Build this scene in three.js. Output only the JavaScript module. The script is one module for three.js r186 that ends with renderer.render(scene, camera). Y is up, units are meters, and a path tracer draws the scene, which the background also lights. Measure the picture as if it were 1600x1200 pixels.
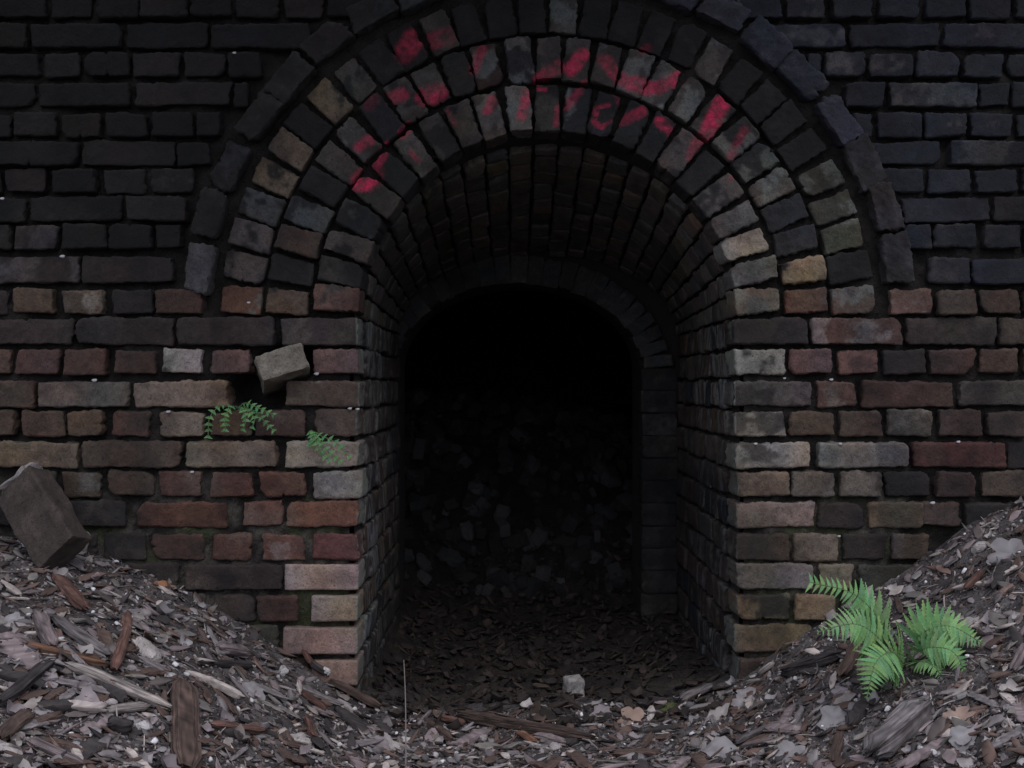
import * as THREE from 'three';
import { mergeGeometries } from 'three/addons/utils/BufferGeometryUtils.js';

// ---------------------------------------------------------------- camera, sky, sun, exposure
const scene = new THREE.Scene();
const EYE = 0.75, DIST = 2.53, FOC = 1690, MM = 0.0015;      // eye height, metres to the wall, lens, metres per photo pixel on the wall
const camera = new THREE.PerspectiveCamera(2 * Math.atan(600 / FOC) * 180 / Math.PI, 4 / 3, 0.05, 300);
camera.position.set(0, EYE, DIST);
camera.lookAt(0, EYE, 0);
const renderer = new THREE.WebGLRenderer({ antialias: true });
renderer.setSize(1024, 768);
renderer.toneMapping = THREE.LinearToneMapping;
renderer.toneMappingExposure = 1.25;
renderer.shadowMap.enabled = true;
{ // overcast evening sky: brighter towards the zenith, a little blue
  const W = 64, H = 32, d = new Float32Array(W * H * 4);
  for (let j = 0; j < H; j++) for (let i = 0; i < W; i++) {
    const el = ((j + 0.5) / H - 0.5) * Math.PI, s = Math.max(0, Math.sin(el));
    const l = el > 0 ? (0.42 + 0.75 * s) : 0.10;
    const k = (j * W + i) * 4;
    d[k] = l * 0.88; d[k + 1] = l * 0.93; d[k + 2] = l * 1.14; d[k + 3] = 1;
  }
  const t = new THREE.DataTexture(d, W, H, THREE.RGBAFormat, THREE.FloatType);
  t.mapping = THREE.EquirectangularReflectionMapping; t.magFilter = THREE.LinearFilter; t.needsUpdate = true;
  scene.background = t; scene.environment = t;
}
const sun = new THREE.DirectionalLight(new THREE.Color(1.0, 0.95, 0.9), 0.6);
sun.position.set(1.6, 7.5, 5.0); sun.target.position.set(0, 0, 0);
sun.castShadow = true; sun.shadow.radius = 60;
Object.assign(sun.shadow.camera, { left: -4, right: 4, top: 4, bottom: -4, near: 0.5, far: 20 });
scene.add(sun, sun.target);

// ---------------------------------------------------------------- helpers
function rng(seed) { let a = (seed * 2654435761) >>> 0 || 1; return () => { a = (a + 0x6D2B79F5) | 0; let t = Math.imul(a ^ (a >>> 15), 1 | a); t = (t + Math.imul(t ^ (t >>> 7), 61 | t)) ^ t; return ((t ^ (t >>> 14)) >>> 0) / 4294967296; }; }
function hash(x, y, z) { let h = Math.imul(x, 374761393) ^ Math.imul(y, 668265263) ^ Math.imul(z, 1274126177); h = Math.imul(h ^ (h >>> 13), 1103515245); h ^= h >>> 16; return (h >>> 0) / 4294967296; }
function vn(x, y, z) { // value noise, -1..1
  const xi = Math.floor(x), yi = Math.floor(y), zi = Math.floor(z);
  let u = x - xi, v = y - yi, w = z - zi;
  u = u * u * (3 - 2 * u); v = v * v * (3 - 2 * v); w = w * w * (3 - 2 * w);
  const L = (a, b, t) => a + (b - a) * t;
  return 2 * L(L(L(hash(xi, yi, zi), hash(xi + 1, yi, zi), u), L(hash(xi, yi + 1, zi), hash(xi + 1, yi + 1, zi), u), v),
    L(L(hash(xi, yi, zi + 1), hash(xi + 1, yi, zi + 1), u), L(hash(xi, yi + 1, zi + 1), hash(xi + 1, yi + 1, zi + 1), u), v), w) - 1;
}
const fbm = (x, y, z) => vn(x, y, z) * 0.55 + vn(x * 2.1 + 7, y * 2.1, z * 2.1) * 0.3 + vn(x * 4.3, y * 4.3 + 3, z * 4.3) * 0.15;
const clamp = (x, a, b) => Math.min(b, Math.max(a, x));
const smooth = (a, b, x) => { const t = clamp((x - a) / (b - a), 0, 1); return t * t * (3 - 2 * t); };
const mix = (a, b, t) => a + (b - a) * t;
const mix3 = (a, b, t) => [mix(a[0], b[0], t), mix(a[1], b[1], t), mix(a[2], b[2], t)];
const V = (x, y, z) => new THREE.Vector3(x, y, z);
const WX = px => (px - 800) * MM, WY = py => (600 - py) * MM + EYE;      // photo pixel -> metres on the wall face
const PX = x => x / MM + 800, PY = y => 600 - (y - EYE) / MM;
const used = {};
function numbered(n) { const k = used[n] = (used[n] || 0) + 1; return k === 1 ? n : n + '_' + String(k - 1).padStart(3, '0'); }
function tag(o, label, category, group, kind) {
  o.userData = {}; if (label) o.userData.label = label; if (category) o.userData.category = category;
  if (group) o.userData.group = group; if (kind) o.userData.kind = kind; return o;
}
function mesh(name, geo, mat, parent) { const m = new THREE.Mesh(geo, mat); m.name = numbered(name); m.castShadow = m.receiveShadow = true; (parent || scene).add(m); return m; }
function geometry(pos, idx, col, uv) {
  const g = new THREE.BufferGeometry();
  g.setAttribute('position', new THREE.Float32BufferAttribute(pos, 3));
  if (col) g.setAttribute('color', new THREE.Float32BufferAttribute(col, 3));
  if (uv) g.setAttribute('uv', new THREE.Float32BufferAttribute(uv, 2));
  g.setIndex(idx); g.computeVertexNormals(); return g;
}
function noiseTexture(size, fn, srgb) {
  const d = new Uint8Array(size * size * 4);
  for (let j = 0; j < size; j++) for (let i = 0; i < size; i++) {
    const v = clamp(fn(i, j, size), 0, 1) * 255, k = (j * size + i) * 4;
    d[k] = d[k + 1] = d[k + 2] = v; d[k + 3] = 255;
  }
  const t = new THREE.DataTexture(d, size, size); t.wrapS = t.wrapT = THREE.RepeatWrapping; t.magFilter = THREE.LinearFilter;
  if (srgb) t.colorSpace = THREE.SRGBColorSpace; t.needsUpdate = true; return t;
}
function tiled(i, j, size, period, seed) { // value noise that wraps
  const x = i / size * period, y = j / size * period, xi = Math.floor(x), yi = Math.floor(y);
  let u = x - xi, v = y - yi; u = u * u * (3 - 2 * u); v = v * v * (3 - 2 * v);
  const h = (a, b) => hash(((a % period) + period) % period, ((b % period) + period) % period, seed);
  return mix(mix(h(xi, yi), h(xi + 1, yi), u), mix(h(xi, yi + 1), h(xi + 1, yi + 1), u), v);
}
const grainFn = (i, j, s) => {
  const a = tiled(i, j, s, 24, 1), b = tiled(i, j, s, 64, 2), c = tiled(i, j, s, 170, 3);
  let v = 0.62 + 0.25 * a + 0.25 * b + 0.30 * (c - 0.5);
  if (tiled(i, j, s, 110, 9) < 0.16) v -= 0.28;                  // pits
  if (tiled(i, j, s, 120, 11) > 0.90) v += 0.2;                  // pale grog
  return 0.42 + 0.55 * v * 0.95;
};
const bumpFn = (i, j, s) => 0.35 * tiled(i, j, s, 24, 1) + 0.35 * tiled(i, j, s, 64, 2) + 0.3 * tiled(i, j, s, 170, 3) - (tiled(i, j, s, 110, 9) < 0.16 ? 0.25 : 0);
const grain = noiseTexture(512, grainFn, true), grainBump = noiseTexture(512, bumpFn, false);
for (const t of [grain, grainBump]) t.repeat.set(3.2, 3.2);      // uv in metres: one tile is 31 cm
const fibreFn = (i, j, s) => 0.45 + 0.35 * tiled(i, j * 1, s, 8, 4) * 0.5 + 0.45 * tiledStretch(i, j, s, 6, 90, 5) + 0.2 * tiledStretch(i, j, s, 14, 40, 6);
function tiledStretch(i, j, size, px, py, seed) {
  const x = i / size * px, y = j / size * py, xi = Math.floor(x), yi = Math.floor(y);
  let u = x - xi, v = y - yi; u = u * u * (3 - 2 * u);
  const h = (a, b) => hash(a % px, b % py, seed);
  return mix(mix(h(xi, yi), h(xi + 1, yi), u), mix(h(xi, yi + 1), h(xi + 1, yi + 1), u), v);
}
const fibre = noiseTexture(256, fibreFn, true), fibreBump = noiseTexture(256, fibreFn, false);
for (const t of [fibre, fibreBump]) t.repeat.set(5, 8);
const std = (o) => new THREE.MeshStandardMaterial(Object.assign({ roughness: 0.95, metalness: 0 }, o));
const M = {
  brick: std({ vertexColors: true, map: grain, bumpMap: grainBump, bumpScale: 0.0016, roughness: 0.92 }),
  mortar: std({ vertexColors: true, map: grain, bumpMap: grainBump, bumpScale: 0.004, roughness: 1 }),
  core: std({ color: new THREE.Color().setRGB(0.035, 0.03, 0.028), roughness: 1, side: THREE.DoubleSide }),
  soil: std({ vertexColors: true, map: grain, bumpMap: grainBump, bumpScale: 0.006, roughness: 1 }),
  wood: std({ vertexColors: true, map: fibre, bumpMap: fibreBump, bumpScale: 0.0025, roughness: 0.95 }),
  chip: std({ vertexColors: true, roughness: 0.95 }),
  stone: std({ vertexColors: true, map: grain, bumpMap: grainBump, bumpScale: 0.002, roughness: 0.95 }),
  leaf: std({ vertexColors: true, roughness: 0.8, side: THREE.DoubleSide }),
  frond: new THREE.MeshPhysicalMaterial({ vertexColors: true, roughness: 0.75, side: THREE.DoubleSide, transmission: 0.15, thickness: 0 }),
  stem: std({ color: new THREE.Color().setRGB(0.10, 0.16, 0.06), roughness: 0.8 }),
  dry: std({ color: new THREE.Color().setRGB(0.30, 0.25, 0.22), roughness: 0.9 }),
};
// brick tones; k and K also hold the blue sky light at upper right
const TONE = {
  d: [0.024, 0.021, 0.019], k: [0.036, 0.039, 0.053], K: [0.060, 0.066, 0.086], r: [0.165, 0.080, 0.056], R: [0.180, 0.070, 0.058],
  q: [0.105, 0.056, 0.043], b: [0.138, 0.090, 0.063], B: [0.055, 0.041, 0.036], m: [0.158, 0.130, 0.108], t: [0.275, 0.20, 0.135],
  s: [0.37, 0.262, 0.222], p: [0.36, 0.305, 0.25], g: [0.085, 0.080, 0.055], v: [0.185, 0.105, 0.088],
};
// ---------------------------------------------------------------- red paint brushed on the arch bricks (photo pixels: from, to, width, strength)
const PAINT = [[566, 284, 580, 274, 34, 1], [590, 256, 606, 229, 14, .9], [562, 230, 578, 218, 17, .7], [630, 210, 640, 198, 15, .8], [577, 164, 584, 156, 17, .5],
  [612, 155, 630, 149, 20, .7], [664, 152, 684, 146, 28, .9], [632, 82, 646, 60, 30, .5], [672, 66, 700, 56, 26, .25], [740, 110, 754, 78, 14, .5],
  [762, 172, 770, 156, 15, .7], [823, 148, 816, 182, 16, .9], [842, 125, 873, 104, 17, .9], [893, 110, 910, 86, 20, .85], [912, 130, 918, 126, 8, .6],
  [944, 96, 970, 126, 20, .8], [984, 132, 1014, 138, 22, 1], [1030, 138, 1062, 122, 20, .9], [884, 168, 906, 143, 14, .6], [868, 196, 872, 168, 7, .7],
  [842, 139, 850, 141, 7, .8], [930, 172, 928, 192, 9, .9], [928, 192, 940, 201, 8, .9], [940, 201, 953, 190, 7, .6], [932, 170, 950, 166, 6, .7], [962, 150, 966, 162, 7, .7],
  [972, 191, 1002, 176, 16, .8], [1030, 191, 1050, 207, 15, .9], [1088, 224, 1077, 246, 15, 1], [1126, 163, 1101, 216, 24, .95], [1162, 203, 1140, 246, 12, .45],
  [1140, 282, 1148, 276, 7, .5], [1004, 80, 1012, 74, 14, .35], [640, 236, 655, 252, 8, .35], [700, 176, 712, 196, 6, .5]];
function paintAt(px, py) {
  if (py > 300 || py < 30 || px < 540 || px > 1180) return 0;
  let best = 0;
  for (const [x0, y0, x1, y1, w, a] of PAINT) {
    const dx = x1 - x0, dy = y1 - y0, t = clamp(((px - x0) * dx + (py - y0) * dy) / (dx * dx + dy * dy), 0, 1);
    const dist = Math.hypot(px - x0 - t * dx, py - y0 - t * dy) + 3.2 * fbm(px * 0.13, py * 0.13, 2.5);
    best = Math.max(best, a * (1 - smooth(w * 0.34, w * 0.72, dist)));
  }
  return best * clamp(0.80 + 0.9 * fbm(px * 0.16, py * 0.16, 9), 0, 1);
}
const RED = [0.74, 0.032, 0.110];
// ---------------------------------------------------------------- one worn brick: a rounded, uneven block open at its hidden back
// frame: matrix that places local (x, y, z; front face at z = 0, body behind) in the wall
function brickGeo(w, h, d, o, frame) {
  const cell = o.cell || 0.0052, r = o.r ?? 0.0035, R = rng(o.seed), e = o.rough ?? 1, edge = o.edge ?? 1;
  const nx = Math.max(4, Math.round(w / cell)), ny = Math.max(4, Math.round(h / cell));
  const zs = o.cell > 0.009 ? [0, -0.008, -0.03, -d] : [0, -0.004, -0.009, -0.016, -0.03, -0.06, -d];
  const nz = zs.length - 1, map = new Map(), pos = [], col = [], uv = [], idx = [];
  const cj = [0, 1, 2, 3].map(() => [(R() - 0.5) * 0.008 * e, (R() - 0.5) * 0.006 * e]), uo = R() * 5, vo = R() * 5, tiltX = (R() - 0.5) * 0.006 * e, tiltY = (R() - 0.5) * 0.006 * e;
  const so = R() * 100, wear = mix(0.55, 1.0, R()), t1 = o.tone, jit = mix(0.84, 1.16, R()), t2 = o.tone2 || mix3(t1, [t1[0] * 0.45, t1[1] * 0.5, t1[2] * 0.5], 1), amt = o.blotch ?? 0.45, thr = mix(-0.15, 0.3, R());
  const p = V(0, 0, 0), chips = [0, 1, 2, 3].map(() => R() < 0.14 * e ? 0.004 + 0.009 * R() : 0);
  const put = (i, j, k) => {
    const key = (i * 64 + j) * 16 + k; let n = map.get(key); if (n !== undefined) return n;
    const u = i / nx, v = j / ny; let x = (u - 0.5) * w, y = (v - 0.5) * h, z = zs[k];
    const qx = clamp(x, -w / 2 + r, w / 2 - r), qy = clamp(y, -h / 2 + r, h / 2 - r), qz = Math.min(z, -r);
    let ex = x - qx, ey = y - qy, ez = z - qz; const l = Math.hypot(ex, ey, ez) || 1; ex /= l; ey /= l; ez /= l;
    x = qx + ex * r; y = qy + ey * r; z = qz + ez * r;
    // chipped corners
    const ci = (u > 0.5 ? 1 : 0) + (v > 0.5 ? 2 : 0), cd = Math.hypot(x - Math.sign(x) * w / 2, y - Math.sign(y) * h / 2), c = chips[ci];
    if (c && cd < c * 1.6) { const f = (1 - cd / (c * 1.6)) * c; x -= Math.sign(x) * f * 0.55; y -= Math.sign(y) * f * 0.45; z -= f * 0.5; }
    const nA = vn(x * 28 + so, y * 28, z * 28), nB = vn(x * 95 + so, y * 95, z * 95), nC = vn(x * 210 + so, y * 210, z * 210);
    const side = 1 - Math.abs(ez), dis = (nA * 0.0018 + nB * 0.0016 + nC * 0.0013) * e * (0.5 + 1.3 * side * edge);
    x += ex * dis; y += ey * dis; z += ez * dis;
    if (ey < -0.3) y += (Math.max(0, nB) * 0.0045 + Math.max(0, nC) * 0.002) * e * edge;
    if (Math.abs(ex) > 0.3) x -= Math.sign(ex) * Math.max(0, vn(y * 120 + so, z * 60, 7)) * 0.003 * e * edge;          // crumbled lower arris
    const bx = (1 - u) * (1 - v), by = u * (1 - v), bz = (1 - u) * v, bw = u * v;
    x += bx * cj[0][0] + by * cj[1][0] + bz * cj[2][0] + bw * cj[3][0];
    y += bx * cj[0][1] + by * cj[1][1] + bz * cj[2][1] + bw * cj[3][1];
    z += tiltX * (u - 0.5) * 2 + tiltY * (v - 0.5) * 2;
    n = pos.length / 3; map.set(key, n); pos.push(x, y, z); uv.push(x + z + uo, y + 0.6 * z + vo);
    // colour: body tone, sooty or pale blotches, paint, lime on the reveal
    const f1 = fbm(x * 19 + so, y * 22, z * 20 + 4), f2 = fbm(x * 70 + so, y * 70 + 9, z * 60);
    let cc = mix3(t1, t2, amt * smooth(thr, thr + 0.28, f1 + 0.35 * f2));
    const g = jit * (1 + 0.22 * f2);
    cc = [cc[0] * g, cc[1] * g, cc[2] * g];
    const h1 = vn(x * 13 + so + 31, y * 17, z * 13), h2 = vn(x * 9 + so, y * 11 + 50, 3), dk = smooth(0.15, 0.75, vn(x * 15 + so + 70, y * 20, 8)) * 0.38;
    cc = [cc[0] * (1 + 0.14 * h1) * (1 - dk), cc[1] * (1 + 0.05 * h2) * (1 - dk), cc[2] * (1 - 0.10 * h1 - 0.06 * h2) * (1 - dk * 0.9)];
    if (o.streak) { const a = smooth(0.30, 0.62, vn(x * 170 + so, y * 5, 1) * 0.7 + vn(x * 60 + so, y * 3, 5) * 0.5); cc = mix3(cc, [0.24, 0.24, 0.22], o.streak * a); }
    if (o.lime && Math.abs(ex) > 0.5 && Math.sign(ex) === o.lime) { const a = smooth(-0.25, 0.25, vn(z * 160 + so, y * 5, 1) + 0.4 * f2); cc = mix3(cc, [0.27, 0.29, 0.25], 0.8 * a); }
    p.set(x, y, z); if (frame) p.applyMatrix4(frame);
    { const soot = 1 - 0.42 * smooth(-0.1, 0.55, fbm(p.x * 3.1, p.y * 2.6, 40)) - 0.22 * smooth(0.1, 0.6, vn(p.x * 16, p.y * 2.2, 44)), pale = 0.30 * smooth(0.22, 0.5, fbm(p.x * 7 + 5, p.y * 7, 47)) * smooth(1.25, 0.9, p.y), green = 0.35 * smooth(0.2, 0.55, fbm(p.x * 5, p.y * 5 + 9, 51));
      cc = mix3(cc, [0.25, 0.21, 0.165], pale * (0.5 + 0.5 * smooth(-0.2, 0.3, f2))); cc = mix3(cc, [cc[0] * 0.72, cc[1] * 0.92, cc[2] * 0.62], green); cc = [cc[0] * soot, cc[1] * soot, cc[2] * soot]; }
    if (o.paint) { const a = paintAt(PX(p.x), PY(p.y)) * wear * (0.55 + 0.45 * smooth(-0.35, 0.2, f1 + 0.5 * f2)); if (a > 0) cc = mix3(cc, RED, a * (0.75 + 0.25 * smooth(-0.3, 0.1, f2))); }
    col.push(cc[0], cc[1], cc[2]); return n;
  };
  const quad = (a, b, c, d2) => idx.push(a, b, c, a, c, d2);
  for (let i = 0; i < nx; i++) for (let j = 0; j < ny; j++) quad(put(i, j, 0), put(i + 1, j, 0), put(i + 1, j + 1, 0), put(i, j + 1, 0));
  for (let k = 0; k < nz; k++) {
    for (let i = 0; i < nx; i++) { quad(put(i, 0, k + 1), put(i + 1, 0, k + 1), put(i + 1, 0, k), put(i, 0, k)); quad(put(i, ny, k), put(i + 1, ny, k), put(i + 1, ny, k + 1), put(i, ny, k + 1)); }
    for (let j = 0; j < ny; j++) { quad(put(0, j, k + 1), put(0, j, k), put(0, j + 1, k), put(0, j + 1, k + 1)); quad(put(nx, j, k), put(nx, j, k + 1), put(nx, j + 1, k + 1), put(nx, j + 1, k)); }
  }
  return geometry(pos, idx, col, uv);
}
function placed(name, w, h, d, o, frame, parent) {
  const m = mesh(name, brickGeo(w, h, d, o, frame), M.brick, parent);
  m.applyMatrix4(frame); return m;
}
const frameAt = (x, y, z, turn) => new THREE.Matrix4().makeRotationZ(turn || 0).setPosition(x, y, z);

// ---------------------------------------------------------------- the brick wall with its tapering arched opening
const wall = new THREE.Group(); wall.name = numbered('brick_wall'); scene.add(wall);
tag(wall, 'weathered dark brick wall with an arched opening leading into a black chamber', 'brick wall');
const CX = 855, CY = 497, OPEN = 292;                    // arch centre and radius, photo pixels
const VZ0 = -0.105, VZ1 = -0.90;                         // the vault runs from the face bricks to the inner arch
const rise = z => mix(OPEN, 170, clamp(-z / 0.9, 0, 1)); // the vault drops inwards
let seed = 10;

// course by course, as the wall is laid: top, bottom, then each brick as "from-to tone"; capital tones are variants, * a paler worn face
const ROWS = [
  [-62, -19, '60-200k 206-350k 356-500k 506-560k 1190-1330k 1336-1476k 1482-1620k'],
  [-12, 29, '-60-70d 78-144d 150-216d 222-290B 297-362d 368-436d 443-508B 513-573d 1150-1220k 1227-1290k* 1298-1363k 1373-1436k 1445-1508k 1514-1576k 1583-1650k'],
  [37, 76, '-105-45d 50-192k 197-325k 331-487k 1192-1322k* 1328-1466k 1471-1612k*'],
  [83, 121, '-12-60d 66-127B 133-203d 209-282B 287-354B* 358-408d 1262-1283K 1288-1350K* 1358-1423k* 1430-1497K 1503-1567k 1575-1640k'],
  [129, 167, '-90-55d 60-205d 213-361B 366-388d 1318-1380k 1388-1526K* 1531-1575k 1581-1720k'],
  [177, 215, '-50-18d 23-88B 95-160B 166-232d 237-304d 308-346d 1332-1362k 1371-1438k 1443-1507k* 1515-1580k* 1586-1650k'],
  [222, 260, '-150--30d -25-122d 127-273B 278-330d 1344-1472k 1480-1625k*'],
  [264, 302, '-66-1d 8-72B 81-152d 163-228B 236-303B* 1376-1442k 1450-1515K 1522-1590k 1596-1660k'],
  [308, 347, '-100-41d 46-190d 196-292B 1410-1547k 1553-1690B'],
  [351, 389, '-46-18d 23-90B* 97-166d 171-236d 243-285d 1412-1455k 1461-1527k 1535-1595k 1601-1666k'],
  [402, 444, '-25-123B* 128-268B 1452-1515k 1521-1665k'],
  [452, 491, '-50-12B 20-85b* 98-162b* 177-240B 243-316q 1389-1457v* 1463-1525b 1531-1592b 1598-1660b'],
  [497, 540, '-32-114B 120-271B 276-428B 440-560B 1143-1263B 1269-1410q* 1416-1557B 1562-1700b'],
  [546, 585, '-50-17b 25-92q 102-168q 178-246q 253-318p^ 328-393v 490-561v* 1147-1226p^ 1233-1300v 1308-1373v 1379-1445B 1450-1522q 1531-1593b 1599-1662b'],
  [595, 636, '-88-52b 60-202m 208-357t 445-563b* 1145-1267B* 1278-1338v* 1345-1492q 1498-1640m'],
  [642, 683, '-50-22b 34-101b 105-164b 174-236q 251-318t 330-392b 398-474q 492-561b 1147-1228p^ 1234-1302b 1312-1380b 1388-1455m* 1466-1535q 1542-1605b'],
  [691, 732, '-22-125t 131-283b 290-433t 445-562p 1147-1268p^ 1277-1420p* 1427-1570R 1576-1700B'],
  [737, 777, '22-88g 97-158b* 172-240b 248-315q 331-394r 407-478r 491-565p 1152-1233t^ 1238-1303m* 1309-1378m* 1383-1453B 1462-1525q 1532-1601b'],
  [784, 824, '-60-78B 84-198B 213-357r 378-442r 447-562r* 1150-1272s* 1279-1348B 1357-1440t 1440-1500b 1506-1590B'],
  [834, 876, '80-152B 160-228B 238-318q 333-396r* 411-478r* 490-560R 1148-1232b 1240-1308t 1317-1383B 1390-1453b*'],
  [881, 922, '130-278B 289-440B 445-561s 1150-1272p* 1279-1332t 1340-1428g'],
  [929, 969, '255-322B 331-396B 403-466q 487-561s 1150-1233t^ 1240-1306t 1312-1376B'],
  [978, 1020, '290-372B 380-434g 443-561s 1150-1270t 1277-1340b'],
  [1029, 1069, '330-395B 402-482b 488-561s 1150-1232b 1240-1300b'],
  [1077, 1118, '430-560b 1150-1270b'],
];
for (const [y0, y1, list] of ROWS) for (const it of list.split(' ')) {
  const m = it.match(/^(-?\d+)-(-?\d+)(\w)([*^]?)$/), x0 = +m[1], x1 = +m[2], R = rng(++seed * 7 + 3), tone0 = m[3] === 'k' && x0 < 700 ? [0.030, 0.028, 0.029] : TONE[m[3]];
  const high = mix(x0 < 700 ? 0.42 : 0.54, 1, smooth(330, 560, (y0 + y1) / 2)), w = (x1 - x0 - 1.5) * MM, h = (y1 - y0 - 1) * MM, fresh = m[3] === 's' && x1 < 600;  // upper courses toned darker: soot plus a painted falloff of the light
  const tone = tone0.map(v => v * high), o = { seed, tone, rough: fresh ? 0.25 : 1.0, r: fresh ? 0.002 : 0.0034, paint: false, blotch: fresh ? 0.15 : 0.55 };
  if (m[4]) { o.tone2 = m[4] === '*' ? mix3(tone, [0.30, 0.26, 0.24], m[3] === 'k' || m[3] === 'd' || m[3] === 'B' || m[3] === 'K' ? 0.32 * high : 0.6) : TONE.B; o.blotch = 0.9; }
  if (Math.abs(x1 - 561) < 5) o.lime = 1; if (x0 > 1140 && x0 < 1163) o.lime = -1;
  const z = (R() - 0.5) * 0.010 + (fresh ? 0.006 : 0);
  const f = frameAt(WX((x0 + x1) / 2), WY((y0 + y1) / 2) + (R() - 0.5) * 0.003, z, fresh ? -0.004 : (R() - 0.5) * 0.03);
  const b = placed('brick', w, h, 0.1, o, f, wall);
  if (fresh) b.userData.label = 'clean salmon coloured replacement brick';
}
// beyond the picture the bond simply goes on (joined: none of it is seen from the photographer's place)
{
  const gs = []; let n = 0; const proto = [];
  for (const w of [0.215, 0.1]) for (let k = 0; k < 4; k++) proto.push(brickGeo(w, 0.061, 0.1, { seed: 900 + n++, tone: TONE[['B', 'd', 'k', 'q'][k]], cell: 0.014 }));
  for (let c = 0; c < 42; c++) {
    const py = 1142 - c * 47.4, len = c % 2 ? 72 : 149, R = rng(5000 + c);
    for (let px = -900 + R() * 60; px < 2500; px += len) {
      const mid = px + len / 2; if (px + len > -62 && px < 1655 && py > -80) continue;
      if (Math.hypot(mid - CX, py - CY) < 640) continue;
      const g = proto[(c % 2 ? 4 : 0) + Math.floor(R() * 4)].clone(); g.rotateZ((R() - 0.5) * 0.02); g.translate(WX(mid), WY(py), (R() - 0.5) * 0.008); gs.push(g);
    }
  }
  tag(mesh('outer_brickwork', mergeGeometries(gs), M.brick, wall), null, null, null, 'stuff');
}
// three rings of voussoirs and the projecting hood ring
const ringTones = ['rdmkmkmmmmpmkkkkmkmmpmt', 'bdbkkmmkmmkqkmmmmmmmkkmkktr', 'rmmkttdtmddmdddmddddmddddgggdbt'.slice(0, 30)];
[[327.5, 71, 23, 4.9], [404, 68, 27, 3.9], [477, 66, 30, 3.6]].forEach(([rad, deep, n, a0], k) => {
  for (let i = 0; i < n; i++) {
    const R = rng(300 * (k + 1) + i), a = (180 - a0 - (180 - 2 * a0) * i / (n - 1) + (R() - 0.5) * 0.7) * Math.PI / 180;
    const tc = ringTones[k][i] || 'k', tone = (tc === 'k' ? [0.042, 0.040, 0.041] : TONE[tc]).map(v => v * mix(0.54, 1, smooth(40, 4, Math.abs(Math.sin(a)) * 40))), pitch = (Math.PI - 2 * a0 * Math.PI / 180) / (n - 1) * (rad - 12) * MM;  // ring tones drop above the springing, part soot, part painted dimmer light
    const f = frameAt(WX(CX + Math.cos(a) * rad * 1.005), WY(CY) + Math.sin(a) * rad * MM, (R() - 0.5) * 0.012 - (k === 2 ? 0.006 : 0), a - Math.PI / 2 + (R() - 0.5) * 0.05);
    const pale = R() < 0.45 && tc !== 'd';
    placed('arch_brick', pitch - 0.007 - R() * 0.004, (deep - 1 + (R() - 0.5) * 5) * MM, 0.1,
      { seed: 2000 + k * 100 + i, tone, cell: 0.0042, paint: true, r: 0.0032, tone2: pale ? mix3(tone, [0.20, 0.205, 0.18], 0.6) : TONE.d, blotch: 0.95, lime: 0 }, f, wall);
  }
});
for (let i = 0; i < 20; i++) {
  const R = rng(700 + i), a = (171.6 - 162.4 * i / 19 + (R() - 0.5) * 1.2) * Math.PI / 180, right = i > 9;
  const rad = 549 + (R() - 0.5) * 6, tone = i === 0 ? [0.13, 0.115, 0.10] : right ? (i > 16 ? [0.04, 0.032, 0.03] : i < 15 ? [0.046, 0.048, 0.062] : TONE.k) : i > 6 ? [0.042, 0.042, 0.046] : [0.027, 0.023, 0.022];
  const f = frameAt(WX(CX + 3 + Math.cos(a) * rad), WY(CY) + Math.sin(a) * rad * MM, 0.010 + (R() - 0.5) * 0.010, a - Math.PI / 2 + (R() - 0.5) * 0.05);
  placed('hood_brick', (75 + (R() - 0.5) * 4) * MM, (43 + (R() - 0.5) * 4) * MM, 0.11, { seed: 2600 + i, tone, rough: 1.6, r: 0.004, tone2: mix3(tone, [0.2, 0.2, 0.22], 0.2), blotch: 0.7 }, f, wall);
}
// vault: rings of headers on a falling half-ellipse; jambs: courses of bricks on the two sides
const VP = (th, z, off) => V(WX(CX) + Math.cos(th) * (OPEN * MM + off), WY(CY) + Math.sin(th) * (rise(z) * MM + off), z);
for (let i = 0; i < 23; i++) for (let k = 0; k < 9; k++) {
  const R = rng(4000 + k * 40 + i), cut = q => q <= 0 ? 0 : q >= 9 ? 1 : (q - (i % 2 ? 0.5 : 0.06)) / 8.4 + 0.03 * (rng(i * 9 + q)() - 0.5), z0 = cut(k), z1 = cut(k + 1), zm = mix(VZ0, VZ1, (z0 + z1) / 2), th = Math.PI * (i + 0.5) / 23, e = 0.01;
  if (z1 - z0 < 0.03) continue;
  const c = VP(th, zm, 0), T = VP(th + e, zm, 0).sub(VP(th - e, zm, 0)), len = T.length() / (2 * e) * Math.PI / 23; T.normalize();
  const Z = VP(th, zm - e, 0).sub(VP(th, zm + e, 0)).normalize(), N = T.clone().cross(Z).normalize(), toAxis = V(WX(CX), WY(CY), zm).sub(c);
  if (N.dot(toAxis) < 0) N.negate();
  const Y = N.clone().cross(Z).normalize(), f = new THREE.Matrix4().makeBasis(Z, Y, N).setPosition(c.addScaledVector(N, (R() - 0.5) * 0.007));
  const tone = [[0.15, 0.13, 0.105], [0.125, 0.115, 0.085], [0.18, 0.155, 0.13], [0.10, 0.088, 0.076], [0.13, 0.12, 0.11], [0.16, 0.12, 0.10]][Math.floor(R() * 6)];
  placed('vault_brick', (VZ0 - VZ1) * (z1 - z0) - 0.005, Math.max(0.03, len - 0.006), 0.07, { seed: 4000 + k * 40 + i, tone, cell: 0.0085, r: 0.004, tone2: TONE.m, blotch: 0.4 }, f, wall);
}
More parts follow.
